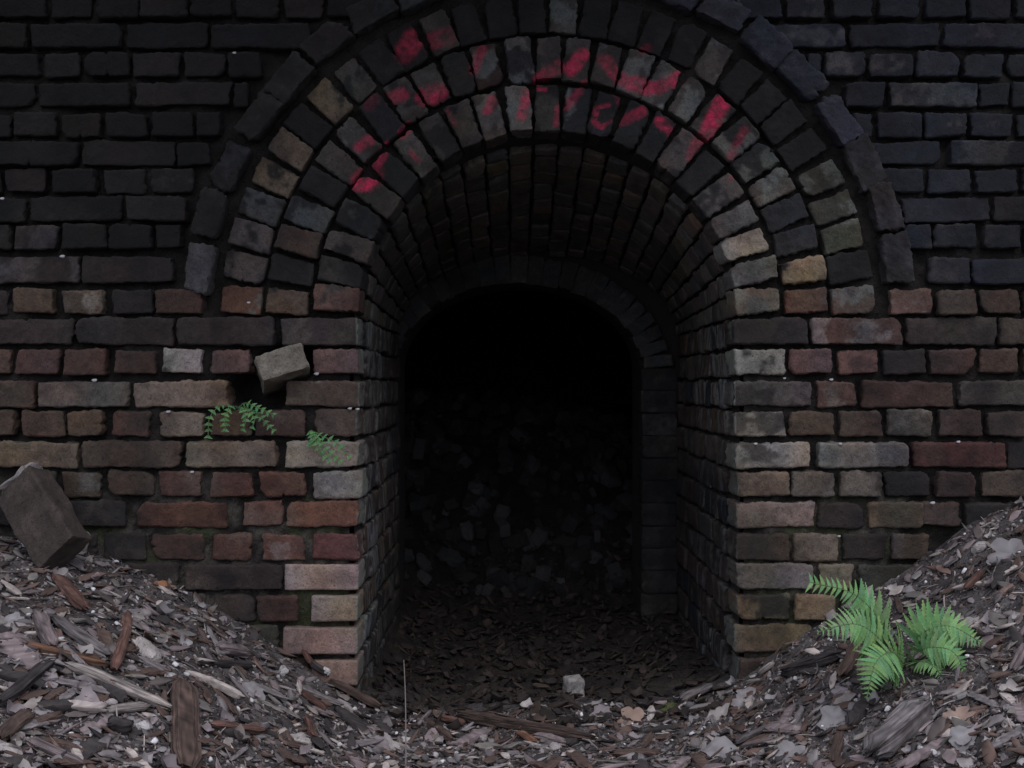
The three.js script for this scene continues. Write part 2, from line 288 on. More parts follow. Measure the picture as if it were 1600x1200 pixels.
for (const side of [-1, 1]) for (let c = 0; c < 14; c++) {
  const py = 521 + c * 47.9, st = c % 2 === 1, n = st ? 4 : 8, x = WX(side < 0 ? 563 : 1147), depth = (VZ0 - VZ1) / n;
  for (let i = 0; i < n; i++) {
    const R = rng(6000 + c * 50 + i + side * 7), z = VZ0 - (i + 0.5) * depth;
    const f = new THREE.Matrix4().makeBasis(V(0, 0, side), V(0, 1, 0), V(-side, 0, 0)).setPosition(x - side * ((R() - 0.5) * 0.006), WY(py), z);
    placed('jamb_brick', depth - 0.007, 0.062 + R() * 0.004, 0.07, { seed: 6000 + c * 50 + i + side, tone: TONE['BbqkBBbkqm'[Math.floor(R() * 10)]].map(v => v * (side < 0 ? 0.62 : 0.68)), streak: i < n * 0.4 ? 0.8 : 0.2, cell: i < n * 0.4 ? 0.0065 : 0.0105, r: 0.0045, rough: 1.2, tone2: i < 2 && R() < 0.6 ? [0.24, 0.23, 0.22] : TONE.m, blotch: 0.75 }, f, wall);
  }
}
// the inner arch: lower, flatter, closing the back of the vault
const ICX = 815, IHW = 259, ISP = 566, IRISE = 178;       // centre, half width, springing, rise (pixels on the wall plane)
for (let i = 0; i < 25; i++) {
  const R = rng(8000 + i), th = Math.PI * (1 - (i + 0.5) / 25), T = V(-Math.sin(th) * IHW, Math.cos(th) * IRISE, 0), len = T.length() * MM * Math.PI / 25;
  const N = V(Math.cos(th) / IHW, Math.sin(th) / IRISE, 0).normalize(), off = 30 + (R() - 0.5) * 9;
  const x = ICX + Math.cos(th) * IHW + N.x * off, y = ISP - Math.sin(th) * IRISE - N.y * off;
  placed('inner_arch_brick', len + 0.006, 60 * MM, 0.11, { seed: 8000 + i, tone: [0.075, 0.071, 0.068], r: 0.002, rough: 0.7, cell: 0.009, tone2: TONE.m, blotch: 0.3 }, frameAt(WX(x), WY(y), -0.885 + (R() - 0.5) * 0.01, Math.atan2(N.y, N.x) - Math.PI / 2), wall);
}
for (const side of [-1, 1]) for (let c = 0; c < 13; c++) {
  const R = rng(8100 + c + side * 50), w = side < 0 ? 34 : 76;
  placed('inner_arch_brick', w * MM, 0.0712, 0.11, { seed: 8100 + c + side * 50, tone: [0.040, 0.038, 0.037], r: 0.002, rough: 0.7, cell: 0.009, tone2: TONE.m, blotch: 0.3 }, frameAt(WX(ICX + side * (IHW + w / 2 - 1)), WY(590 + c * 47.5), -0.885 + (R() - 0.5) * 0.008, 0), wall);
}
// mortar: a deeply weathered sheet between the face bricks, with a hollow where bricks have dropped out
const inOpening = (px, py, off) => py < CY ? Math.hypot(px - CX, py - CY) < OPEN + off : Math.abs(px - CX) < OPEN + off;
{
  const x0 = -2.2, x1 = 2.3, y0 = -0.3, y1 = 2.25, s = 0.009, nx = Math.round((x1 - x0) / s), ny = Math.round((y1 - y0) / s), pos = [], col = [], uv = [], idx = [];
  for (let j = 0; j <= ny; j++) for (let i = 0; i <= nx; i++) {
    const x = x0 + i * s, y = y0 + j * s, px = PX(x), py = PY(y), f = fbm(x * 18, y * 18, 1), f2 = fbm(x * 60, y * 60, 3), f3 = vn(x * 4, y * 4, 8);
    const low = smooth(690, 860, py) * smooth(-0.5, 0.3, f3 + (px < 600 ? 0.25 : 0.05)), arch = smooth(560, 500, Math.hypot(px - CX, py - CY)) * (py < CY ? 1 : 0);
    let z = -0.030 + low * 0.019 + f * 0.013 + f2 * 0.008 + 0.010 * smooth(0, 0.5, fbm(x * 7, y * 9, 33)) + 0.004 - arch * 0.006;
    z = Math.min(z, -0.010 + 0.003 * f2);
    const hollow = smooth(1.25, 0.8, Math.hypot((px - 402) / 46, (py - 612) / 36)), hollow2 = smooth(1.2, 0.8, Math.hypot((px - 448) / 48, (py - 566) / 26));
    z -= Math.max(hollow, hollow2) * 0.085;
    const cc = mix3([0.020, 0.016, 0.013], [0.095, 0.085, 0.066], low * smooth(-0.2, 0.4, f2 + f)), moss = low * smooth(-0.05, 0.4, fbm(x * 12, y * 12, 20)) * 0.85;
    const c2 = mix3(cc, [0.05, 0.06, 0.022], moss);
    pos.push(x, y, z); col.push(...c2); uv.push(x, y);
  }
  for (let j = 0; j < ny; j++) for (let i = 0; i < nx; i++) {
    const px = PX(x0 + (i + 0.5) * s), py = PY(y0 + (j + 0.5) * s);
    if (inOpening(px, py, 16)) continue;
    const a = j * (nx + 1) + i; idx.push(a, a + 1, a + nx + 2, a, a + nx + 2, a + nx + 1);
  }
  mesh('mortar', geometry(pos, idx, col, uv), M.mortar, wall);
}
{ // mortar behind the vault and jamb bricks
  const prof = []; const nS = 90, nZ = 70, pos = [], col = [], uv = [], idx = [];
  for (let k = 0; k <= nZ; k++) for (let i = 0; i <= nS; i++) {
    const z = mix(-0.020, -0.905, k / nZ), off = 0.016, t = i / nS; let p;
    if (t < 0.25) p = V(WX(1147) + off, mix(-0.3, WY(CY), t / 0.25), z); else if (t > 0.75) p = V(WX(563) - off, mix(WY(CY), -0.3, (t - 0.75) / 0.25), z);
    else p = VP((t - 0.25) / 0.5 * Math.PI, z, off);
    const f = fbm(p.x * 40, p.y * 40, z * 40) * 0.006;
    pos.push(p.x + (t < 0.25 ? f : t > 0.75 ? -f : 0), p.y + (t > 0.25 && t < 0.75 ? f : 0), z); uv.push(t * 3, z);
    const g = 1 + 0.4 * f / 0.006; col.push(0.018 * g, 0.015 * g, 0.012 * g);
  }
  for (let k = 0; k < nZ; k++) for (let i = 0; i < nS; i++) { const a = k * (nS + 1) + i; idx.push(a, a + nS + 1, a + nS + 2, a, a + nS + 2, a + 1); }
  const m = mesh('mortar', geometry(pos, idx, col, uv), M.mortar, wall);
}
// the mass of the masonry, the inner plate and the closed chamber
function holed(outline, arch, z0, z1) {
  const s = new THREE.Shape(outline), h = new THREE.Path(); arch.forEach(([x, y], i) => i ? h.lineTo(x, y) : h.moveTo(x, y)); h.closePath(); s.holes.push(h);
  const g = new THREE.ExtrudeGeometry(s, { depth: z1 - z0, bevelEnabled: false }); g.translate(0, 0, z0); return g;
}
const rect = (x0, y0, x1, y1) => [new THREE.Vector2(x0, y0), new THREE.Vector2(x1, y0), new THREE.Vector2(x1, y1), new THREE.Vector2(x0, y1)];
const archPath = (cx, hw, sy, ri, off) => { const a = []; a.push([WX(cx) + hw * MM + off, -0.5]); for (let i = 0; i <= 32; i++) { const th = Math.PI * i / 32; a.push([WX(cx) + Math.cos(th) * (hw * MM + off), WY(sy) + Math.sin(th) * (ri * MM + off)]); } a.push([WX(cx) - hw * MM - off, -0.5]); return a; };
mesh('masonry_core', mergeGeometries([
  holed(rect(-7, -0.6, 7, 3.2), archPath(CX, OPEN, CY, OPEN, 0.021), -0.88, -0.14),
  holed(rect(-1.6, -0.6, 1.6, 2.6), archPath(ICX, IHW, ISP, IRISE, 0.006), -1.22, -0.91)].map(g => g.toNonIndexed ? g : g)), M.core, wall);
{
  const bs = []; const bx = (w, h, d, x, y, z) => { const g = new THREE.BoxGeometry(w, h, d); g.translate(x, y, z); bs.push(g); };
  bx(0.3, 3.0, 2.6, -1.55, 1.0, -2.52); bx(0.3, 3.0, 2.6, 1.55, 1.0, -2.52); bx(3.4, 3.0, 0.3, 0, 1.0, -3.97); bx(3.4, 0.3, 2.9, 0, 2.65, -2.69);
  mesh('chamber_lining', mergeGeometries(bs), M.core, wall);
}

// ---------------------------------------------------------------- ground: two litter banks against the wall and the trodden way in between
const CONTACT = [[-1500, 800], [-400, 815], [0, 842], [130, 866], [200, 884], [280, 914], [340, 950], [400, 985], [440, 1018], [500, 1062], [560, 1094], [600, 1112], [700, 1126], [900, 1122], [1000, 1115], [1050, 1106], [1110, 1086], [1165, 1050], [1200, 1022], [1260, 985], [1330, 940], [1400, 905], [1450, 870], [1500, 832], [1560, 797], [1600, 782], [1900, 735], [3200, 720]];
function contact(px) {
  if (px <= CONTACT[0][0]) return CONTACT[0][1];
  for (let i = 1; i < CONTACT.length; i++) if (px < CONTACT[i][0]) { const [a, b] = CONTACT[i - 1], [c, d] = CONTACT[i]; return mix(b, d, (px - a) / (c - a)); }
  return CONTACT[CONTACT.length - 1][1];
}
function groundY(x, z) {
  const bank = WY(contact(PX(x)));
  let y;
  if (z > 0) {
    const fall = 1 - 0.34 * smooth(0, 1.5, z) - 0.66 * smooth(1.1, 2.6, z);
    y = bank * fall + 0.02 * smooth(0.15, 0.4, z) * smooth(0.9, 0.2, Math.abs(x)) + 0.012 * fbm(x * 5, z * 5, 1) + 0.022 * Math.exp(-(((x - 0.13) / 0.2) ** 2) - ((z + 0.02) / 0.2) ** 2);
  } else {
    y = mix(bank, clamp(bank, -0.06, 0.02), smooth(0, -0.25, z));
    if (z < -1.1 && z > -3.9 && Math.abs(x) < 1.7) y += 0.66 * smooth(-1.05, -2.3, z) * smooth(1.5, 0.15, Math.abs(x + 0.1)) + 0.10 * smooth(-1.3, -2, z) * fbm(x * 4, z * 4, 5);
    y += 0.012 * fbm(x * 5, z * 5, 1) + smooth(0, -0.2, z) * (0.020 * fbm(x * 7, z * 7, 2) + 0.012 * fbm(x * 19, z * 19, 12)) + 0.022 * Math.exp(-(((x - 0.13) / 0.2) ** 2) - ((z + 0.02) / 0.2) ** 2);
  }
  const far = smooth(6, 40, Math.hypot(x, z)); y *= 1 - far;
  return y + 0.006 * fbm(x * 26, z * 26, 4) * (1 - far) + far * 0.2 * fbm(x * 0.1, z * 0.1, 2);
}
{
  const axis = (lo, a, b, hi, s, coarse) => { const r = []; for (let k = coarse; k > 0; k--) r.push(a + (lo - a) * Math.pow(k / coarse, 3)); for (let v = a; v <= b + 1e-6; v += s) r.push(v); for (let k = 1; k <= coarse; k++) r.push(b + (hi - b) * Math.pow(k / coarse, 3)); return r; };
  const xs = axis(-120, -1.75, 1.75, 120, 0.0115, 26), zs = axis(-120, -2.6, 1.35, 120, 0.0115, 26), pos = [], col = [], uv = [], idx = [];
  for (const z of zs) for (const x of xs) {
    const y = groundY(x, z) + 0.004 * vn(x * 80, z * 80, 3) - (z > -1 ? 0 : 0); pos.push(x, y, z); uv.push(x, z);
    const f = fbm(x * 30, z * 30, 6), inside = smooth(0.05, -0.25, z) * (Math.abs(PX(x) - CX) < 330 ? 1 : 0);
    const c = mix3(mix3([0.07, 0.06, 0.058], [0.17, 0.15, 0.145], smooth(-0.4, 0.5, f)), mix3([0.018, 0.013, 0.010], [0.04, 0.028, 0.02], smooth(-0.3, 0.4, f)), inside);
    col.push(...c);
  }
  const nx = xs.length;
  for (let j = 0; j < zs.length - 1; j++) for (let i = 0; i < nx - 1; i++) { const a = j * nx + i; idx.push(a, a + nx, a + nx + 1, a, a + nx + 1, a + 1); }
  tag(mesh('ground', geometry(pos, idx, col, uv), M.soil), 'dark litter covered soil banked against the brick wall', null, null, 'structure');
}
const normalAt = (x, z, e = 0.03) => V(groundY(x - e, z) - groundY(x + e, z), 2 * e, groundY(x, z - e) - groundY(x, z + e)).normalize();
function spot(px, py) { // where the sight line through a photo pixel meets the ground (or the wall face)
  const d = V((px - 800) / FOC, (600 - py) / FOC, -1); let t = 0.9;
  for (; t < 6; t += 0.004) { const x = d.x * t, y = EYE + d.y * t, z = DIST - t; if (y < groundY(x, z)) break; if (z < 0.012 && !inOpening(PX(x), PY(y), -6) ) break; }
  return V(d.x * t, EYE + d.y * t, DIST - t);
}

// ---------------------------------------------------------------- an added bush, out of view above the wall, to shade the upper courses
{
  const t = new THREE.Group(); t.name = numbered('added_shade_bush'); t.position.set(-0.6, 3.2, -0.3); scene.add(t);
  tag(t, 'unseen leafy bush added above the wall to shade the arch and upper courses', 'bush', null, 'stuff');
  const lg = geometry([0, 0, 0, 0.35, 0.03, 0.24, 1, 0, 0, 0.35, 0.03, -0.24], [0, 1, 2, 0, 2, 3], [1, 1, 1, 1, 1, 1, 1, 1, 1, 1, 1, 1]), N = 9000, im = new THREE.InstancedMesh(lg, M.leaf, N), R = rng(4242), m = new THREE.Matrix4(), q = new THREE.Quaternion(), e = new THREE.Euler(), c = new THREE.Color();
  for (let i = 0; i < N; i++) {
    let x, y, z; do { x = mix(-3.6, 2.4, R()); z = mix(-0.1, 1.05, R()); y = mix(1.98, 2.75, Math.pow(R(), 1.4)); } while (fbm(x * 1.7, y * 1.7, z * 1.7 + 9) < -0.25 + 0.35 * smooth(0.6, 2.2, x) || z > 0.85 + 0.3 * vn(x * 1.3, 3, 1) - 0.25 * smooth(0.5, 2, x));
    e.set((R() - 0.5) * 1.6, R() * 6.28, (R() - 0.5) * 1.6 - 0.5); q.setFromEuler(e); const k = mix(0.05, 0.10, R()); m.compose(V(x, y, z).sub(t.position), q, V(k, k, k)); im.setMatrixAt(i, m);
    const g = mix(0.6, 1.2, R()); c.setRGB(0.05 * g, 0.085 * g, 0.03 * g); im.setColorAt(i, c);
  }
  im.name = numbered('shade_foliage'); im.userData.kind = 'stuff'; im.castShadow = true; t.add(im);
  const st = []; for (let i = 0; i < 16; i++) { const x = -2.6 + i * 0.33; st.push(new THREE.TubeGeometry(new THREE.CatmullRomCurve3([V(x * 0.8 + 0.1, 0, 0), V(x + 0.5, -0.5, 0.5), V(x + 0.6, -0.85 - 0.2 * R(), 0.9 + 0.3 * R())]), 12, 0.011, 6)); }
  mesh('branch', mergeGeometries(st), M.core, t);
}

// ---------------------------------------------------------------- shapes of the litter
const WOODS = { grey: [0.20, 0.175, 0.17], brown: [0.115, 0.075, 0.058], red: [0.17, 0.088, 0.066], orange: [0.24, 0.12, 0.07], dark: [0.05, 0.042, 0.04], pale: [0.42, 0.36, 0.32], mauve: [0.23, 0.18, 0.175] };
function splinterGeo(L, W, T, tone, sd, nS = 14, nR = 12, jag = 0.14, bend = 0, wob0 = 0.22) {
  const R = rng(sd), pos = [], col = [], uv = [], idx = [], ang = [], rr = [], st = [], e0 = [], e1 = [], so = R() * 50;
  for (let j = 0; j < nR; j++) { ang.push((j + (R() - 0.5) * 0.5) / nR * 2 * Math.PI); rr.push(mix(0.8, 1.1, R())); st.push(mix(0.65, 1.3, R())); e0.push(R() * jag); e1.push(R() * jag); }
  for (let i = 0; i <= nS; i++) for (let j = 0; j < nR; j++) {
    const s = i / nS, x = mix(-0.5 + e0[j], 0.5 - e1[j], s) * L, c = Math.cos(ang[j]), q = Math.sin(ang[j]);
    const sq = Math.pow(Math.abs(c), 0.42) * Math.sign(c), tq = Math.pow(Math.abs(q), 0.42) * Math.sign(q);
    const taper = mix(0.55, 1, smooth(0, 0.12, s) * smooth(1, 0.85, s)), wob = 1 + wob0 * vn(s * L * 25 + so, j * 0.7, 2);
    pos.push(x, tq * T / 2 * rr[j] * taper * wob + bend * (4 * s * (1 - s) - 0.6) * L, sq * W / 2 * rr[j] * taper * wob + Math.min(W * 0.25, 0.004) * wob0 * 4 * vn(s * 3 + so, 4, 4));
    const g = st[j] * (1 + 0.3 * vn(s * L * 40 + so, j, 5) + 0.25 * vn(s * L * 130 + so, j * 0.6, 9)); col.push(tone[0] * g, tone[1] * g, tone[2] * g); uv.push(x + so, j / nR * (W + T) * 2.2 + so);
  }
  for (let i = 0; i < nS; i++) for (let j = 0; j < nR; j++) { const a = i * nR + j, b = i * nR + (j + 1) % nR; idx.push(a, b, b + nR, a, b + nR, a + nR); }
  for (const [o, s] of [[0, -1], [nS * nR, 1]]) {
    const c = pos.length / 3; let mx = 0, my = 0, mz = 0; for (let j = 0; j < nR; j++) { mx += pos[(o + j) * 3] / nR; my += pos[(o + j) * 3 + 1] / nR; mz += pos[(o + j) * 3 + 2] / nR; }
    pos.push(mx - s * L * 0.02, my, mz); col.push(tone[0] * 0.8, tone[1] * 0.75, tone[2] * 0.7); uv.push(so, so);
    for (let j = 0; j < nR; j++) { const a = o + j, b = o + (j + 1) % nR; if (s < 0) idx.push(c, b, a); else idx.push(c, a, b); }
  }
  return geometry(pos, idx, col, uv);
}
function stoneGeo(rx, ry, rz, tone, sd, detail = 3, rough = 0.25) {
  let g = new THREE.IcosahedronGeometry(1, detail); const p = g.attributes.position, col = [], uv = [], so = rng(sd)() * 50;
  for (let i = 0; i < p.count; i++) {
    const x = p.getX(i), y = p.getY(i), z = p.getZ(i), b = (v) => Math.sign(v) * Math.pow(Math.abs(v), 0.8);
    const n = 1 + rough * vn(x * 1.3 + so, y * 1.3, z * 1.3) + rough * 0.5 * vn(x * 3.3 + so, y * 3.3, z * 3.3) + rough * 0.2 * vn(x * 8 + so, y * 8, z * 8);
    p.setXYZ(i, b(x) * rx * n, b(y) * ry * n, b(z) * rz * n); const k = 1 + 0.2 * vn(x * 4 + so, y * 4, z * 4); col.push(tone[0] * k, tone[1] * k, tone[2] * k); uv.push(x * rx + y * ry + so, z * rz + y * ry);
  }
  g.setAttribute('color', new THREE.Float32BufferAttribute(col, 3)); g.setAttribute('uv', new THREE.Float32BufferAttribute(uv, 2)); g.computeVertexNormals(); 
  // smooth the facets: normals from position
  const nn = g.attributes.normal; const v = V(0, 0, 0); for (let i = 0; i < p.count; i++) { v.fromBufferAttribute(p, i); v.set(v.x / rx / rx, v.y / ry / ry, v.z / rz / rz).normalize(); v.lerp(V(nn.getX(i), nn.getY(i), nn.getZ(i)), 0.6).normalize(); nn.setXYZ(i, v.x, v.y, v.z); }
  return g;
}
function leafGeo(L, W, tone, sd, lobes = 0, n = 20) { // curled dead leaf with a raised midrib and a broken edge
  const R = rng(sd), pos = [0, 0, 0], col = [...tone], idx = [], so = R() * 90, cu = (R() - 0.3) * 3, cv = (R() - 0.35) * 6, rings = 3;
  for (let k = 1; k <= rings; k++) for (let i = 0; i < n; i++) {
    const a = i / n * 2 * Math.PI, s = k / rings, ed = lobes ? 0.62 + 0.38 * Math.pow(Math.abs(Math.cos(a * lobes / 2)), 0.8) : 0.85 + 0.25 * vn(Math.cos(a) * 2 + so, Math.sin(a) * 2, 1);
    const r = s * (ed + 0.12 * vn(Math.cos(a) * 6 + so, Math.sin(a) * 6, 3)), x = Math.cos(a) * L / 2 * r * (lobes ? 1 : Math.pow(1 - 0.25 * Math.cos(2 * a + Math.PI), 0.6)), y = Math.sin(a) * W / 2 * r;
    const h = cu * x * x + cv * y * y + 0.10 * L * s * vn(x / L * 4 + so, y / L * 4, 7) - 0.03 * L * Math.exp(-Math.abs(y / W) * 14);
    pos.push(x, h, y); const g = 1 + 0.3 * vn(x / L * 7 + so, y / L * 7, 2) - (s > 0.9 ? 0.12 : 0); col.push(tone[0] * g, tone[1] * g, tone[2] * g);
  }
  for (let i = 0; i < n; i++) idx.push(0, 1 + (i + 1) % n, 1 + i);
  for (let k = 0; k < rings - 1; k++) for (let i = 0; i < n; i++) { const a = 1 + k * n + i, b = 1 + k * n + (i + 1) % n; idx.push(a, b, b + n, a, b + n, a + n); }
  return geometry(pos, idx, col);
}
// ---------------------------------------------------------------- the single pieces of wood: [from, to, width in pixels, tone, name, label, thickness ratio]
function alongGround(obj, p, q, lift) {
  const X = q.clone().sub(p).normalize(), c = p.clone().add(q).multiplyScalar(0.5), N = normalAt(c.x, c.z), Z = X.clone().cross(N).normalize(), Y = Z.clone().cross(X).normalize();
  obj.applyMatrix4(new THREE.Matrix4().makeBasis(X, Y, Z).setPosition(c.addScaledVector(Y, lift)));
}
const WOOD = [
  [84, 905, 132, 962, 22, 'red', 'bark_chip', 'reddish bark chip lying on the dark litter below the leaning brick', .4],
  [26, 1016, 168, 1047, 15, 'orange', 'stick', 'long orange brown stick lying level on the left bank', .7],
  [98, 1043, 268, 1118, 20, 'pale', 'wood_splinter', 'longest pale splinter sloping down the left bank to the flat plank', .6],
  [199, 966, 172, 1064, 17, 'red', 'stick', 'reddish brown stick crossing beside the white lime flake', .8],
  [74, 966, 172, 1036, 24, 'grey', 'wood_splinter', 'grey broad splinter above the orange stick on the left bank', .4],
  [58, 962, 76, 1022, 25, 'mauve', 'wood_chip', 'short forked grey chip above the orange stick near left edge', .4],
  [84, 1042, -4, 1112, 20, 'dark', 'stick', 'dark grey stick at the left edge pointing down left under the orange stick', .7],
  [50, 1120, -10, 1165, 26, 'brown', 'wood_chip', 'brown split chip in the lower left corner', .4],
  [282, 1072, 284, 1212, 46, 'brown', 'wood_plank', 'flat brown plank end standing up at the bottom of the left bank', .28],
  [158, 1122, 232, 1112, 16, 'pale', 'wood_splinter', 'short pale split piece with white edge above the white lump', .6],
  [162, 1142, 205, 1148, 28, 'dark', 'wood_chip', 'dark square wood block left of the white lump on the left bank', .6],
  [40, 1165, 130, 1205, 20, 'mauve', 'wood_splinter', 'mauve grey splinter cut by the bottom edge at lower left', .5],
  [332, 1022, 386, 1028, 22, 'mauve', 'bark_chip', 'blunt pinkish grey bark chunk under the brick wall on the left bank', .6],
  [305, 1042, 392, 1046, 12, 'dark', 'stick', 'thin dark stick just below the pinkish bark chunk', .7],
  [466, 1018, 482, 1042, 9, 'red', 'twig', 'small reddish twig against the lowest salmon bricks', .8],
  [480, 1040, 512, 1062, 14, 'dark', 'stick', 'dark curved bark bit in front of the lowest salmon brick', .6],
  [510, 1068, 592, 1112, 15, 'brown', 'stick', 'brown stick lying at the foot of the left jamb', .7],
  [466, 1086, 506, 1116, 10, 'red', 'twig', 'red brown twig on the slope below the salmon bricks', .8],
  [474, 1124, 488, 1160, 12, 'red', 'twig', 'short upright red brown twig low on the left bank', .7],
  [322, 1140, 412, 1150, 15, 'red', 'stick', 'red brown stick right of the flat plank at the bottom', .6],
  [704, 1122, 940, 1166, 24, 'brown', 'bark_strip', 'long rotten bark strip lying across the way into the opening', .5],
  [690, 1128, 728, 1138, 10, 'red', 'twig', 'thin red twig at the left end of the long bark strip', .7],
  [650, 1141, 674, 1116, 6, 'mauve', 'twig', 'pale thin twig leaning right of the dry stalk', .9],
  [660, 1130, 708, 1166, 14, 'brown', 'stick', 'brown stick sloping down right beside the pale thin twig', .6],
  [808, 1150, 836, 1168, 15, 'orange', 'bark_chip', 'orange chip under the long bark strip', .4],
  [1064, 1102, 1116, 1078, 15, 'grey', 'stick', 'grey stick end pointing up towards the foot of the right jamb', .7],
  [1150, 1168, 1205, 1140, 12, 'grey', 'wood_splinter', 'grey splinter on the right bank left of the grey dead leaf', .5],
  [1160, 1174, 1215, 1158, 10, 'mauve', 'wood_splinter', 'thinner mauve splinter just below the grey one on the right bank', .5],
  [1190, 1058, 1215, 1040, 7, 'pale', 'twig', 'pale twig against the lowest right jamb brick', .9],
  [1366, 1200, 1464, 1108, 44, 'grey', 'rotten_log', 'rotten weathered piece of log at the bottom below the fern', .7],
  [1222, 1062, 1330, 1028, 22, 'dark', 'stick', 'dark half buried branch left of the fern', .7],
  [1322, 1066, 1346, 1006, 24, 'brown', 'wood_chip', 'upright dull brown wood chip under the left fern fronds', .4],
  [1512, 928, 1541, 896, 11, 'red', 'twig', 'reddish twig on the right bank above the fern', .7],
  [1586, 1056, 1606, 1014, 13, 'mauve', 'stick', 'mauve stick at the right edge level with the fern', .7],
  [1478, 892, 1500, 876, 8, 'grey', 'twig', 'small grey twig high on the right bank near the wall', .7],
  [1402, 940, 1412, 966, 9, 'brown', 'twig', 'short brown twig right behind the fern', .7],
  [1305, 1200, 1318, 1150, 15, 'brown', 'wood_splinter', 'brown splinter left of the rotten log at the bottom', .5],
];
WOOD.forEach(([ax, ay, bx, by, w, tone, name, label, th], i) => {
  const p = spot(ax, ay), q = spot(bx, by), dep = DIST - (p.z + q.z) / 2, W = w * dep / FOC, L = p.distanceTo(q);
  const o = mesh(name, splinterGeo(L, W, W * th, WOODS[tone], 9000 + i * 13, Math.max(10, Math.round(L / 0.006)), w > 18 ? 26 : 16, name === 'wood_plank' ? 0.03 : w > 20 ? 0.16 : 0.08, 0, name === 'wood_plank' ? 0.05 : 0.18), M.wood);
  alongGround(o, p, q, W * th * 0.42 + 0.007); tag(o, label, name.replace('_', ' '));
});
// ---------------------------------------------------------------- stones, lumps of lime, loose bricks
function setOnGround(o, px, py, lift, yaw) { const p = spot(px, py), N = normalAt(p.x, p.z); o.quaternion.setFromUnitVectors(V(0, 1, 0), N); o.rotateY(yaw || 0); o.position.copy(p).addScaledVector(N, lift); return o; }
const WHITE = [0.62, 0.58, 0.55], LIME = [0.48, 0.43, 0.40];
const STONES = [
  [229, 1020, 27, 9, 17, [0.56, 0.5, 0.46], 'lime_flake', 'large white flaky lump of lime on the left bank', 'lime', .4, -0.6],
  [222, 1141, 13, 10, 11, WHITE, 'lime_lump', 'white lump of lime low on the left bank beside the flat plank', 'lime', .3, 0],
  [170, 1106, 10, 9, 8, LIME, 'lime_lump', 'small white lump of lime below the long pale splinter', 'lime', .35, 1],
  [12, 1178, 20, 9, 14, LIME, 'stone', 'pale flat stone at the left edge in the bottom corner', 'stone', .2, 0],
  [266, 1060, 8, 6, 6, WHITE, 'lime_lump', 'white lump touching the top of the flat plank', 'lime', .3, 1],
  [130, 853, 7, 14, 6, LIME, 'stone', 'small pale stone standing at the right foot of the leaning brick', 'stone', .25, 0],
  [508, 1052, 7, 7, 6, WHITE, 'lime_lump', 'white lump in front of the lowest salmon brick', 'lime', .3, 0],
  [440, 1052, 9, 7, 7, WHITE, 'lime_lump', 'white lump left of the salmon bricks on the left bank', 'lime', .3, 2],
  [635, 1160, 9, 6, 7, WHITE, 'lime_lump', 'pale lump at the foot of the dry stalk', 'lime', .3, 0],
  [755, 1157, 8, 6, 7, LIME, 'lime_lump', 'pale lump below the left half of the long bark strip', 'lime', .3, 1],
  [868, 1172, 10, 7, 9, LIME, 'lime_lump', 'pale lump below the right half of the long bark strip', 'lime', .3, 2],
  [1532, 858, 11, 7, 9, LIME, 'stone', 'pale stone high on the right bank', 'stone', .25, 0],
  [1575, 925, 13, 6, 9, [0.30, 0.2, 0.16], 'stone', 'flat tan stone on the right bank at the right edge', 'stone', .2, 0],
];
STONES.forEach(([px, py, rx, ry, rz, tone, name, label, cat, ro, yaw], i) => {
  const k = (DIST - spot(px, py).z) / FOC, o = mesh(name, stoneGeo(rx * k, ry * k, rz * k, tone, 77 + i * 5, 4, ro), M.stone); setOnGround(o, px, py, ry * k * 0.5, yaw); tag(o, label, cat);
});
function bevelBlock(w, h, d, r, tone, sd, rough) { // whole loose brick, closed all round
  const g = new THREE.BoxGeometry(w, h, d, 26, 14, 12), p = g.attributes.position, col = [], uv = [], so = rng(sd)() * 60;
  for (let i = 0; i < p.count; i++) {
    let x = p.getX(i), y = p.getY(i), z = p.getZ(i); const q = V(clamp(x, -w / 2 + r, w / 2 - r), clamp(y, -h / 2 + r, h / 2 - r), clamp(z, -d / 2 + r, d / 2 - r)), e = V(x, y, z).sub(q).normalize();
    const n = (vn(x * 30 + so, y * 30, z * 30) * 0.003 + vn(x * 90 + so, y * 90, z * 90) * 0.0015) * rough;
    q.addScaledVector(e, r + n); p.setXYZ(i, q.x, q.y, q.z); const f = fbm(q.x * 28 + so, q.y * 28, q.z * 28), gg = 1 + 0.45 * f; col.push(tone[0] * gg, tone[1] * gg, tone[2] * gg); uv.push(q.x + q.z + so, q.y + 0.6 * q.z);
  }
  g.setAttribute('color', new THREE.Float32BufferAttribute(col, 3)); g.setAttribute('uv', new THREE.Float32BufferAttribute(uv, 2)); g.computeVertexNormals(); return g;
}
{ // pale brick hanging askew in the hole of the left wall
  const o = mesh('loose_brick', bevelBlock(74 * MM, 41 * MM, 0.16, 0.004, [0.23, 0.205, 0.16], 41, 1.3), M.brick);
  o.position.set(WX(437), WY(578), -0.035); o.rotation.set(-0.24, 0.20, 0.37); tag(o, 'pale loose brick tilted in the hole of the wall left of the opening', 'brick');
}
{ // dark brick leaning on the bank at the left edge
  const t = new THREE.Group(); t.name = numbered('leaning_brick'); scene.add(t);
  t.position.set(-1.040, 0.45, 0.13); t.rotation.set(-0.25, -0.34, 0.80, 'YXZ');
  mesh('brick_body', bevelBlock(0.112, 0.215, 0.066, 0.005, [0.075, 0.056, 0.045], 51, 1.4), M.brick, t);
  const m = mesh('mortar_cap', stoneGeo(0.045, 0.010, 0.028, [0.36, 0.32, 0.30], 61, 3, 0.5), M.stone, t); m.position.set(0.012, 0.112, 0.008); m.userData.label = 'pale crust of old mortar on the upper end';
  tag(t, 'dark brown brick leaning against the wall at the left edge with pale mortar on top', 'brick');
}
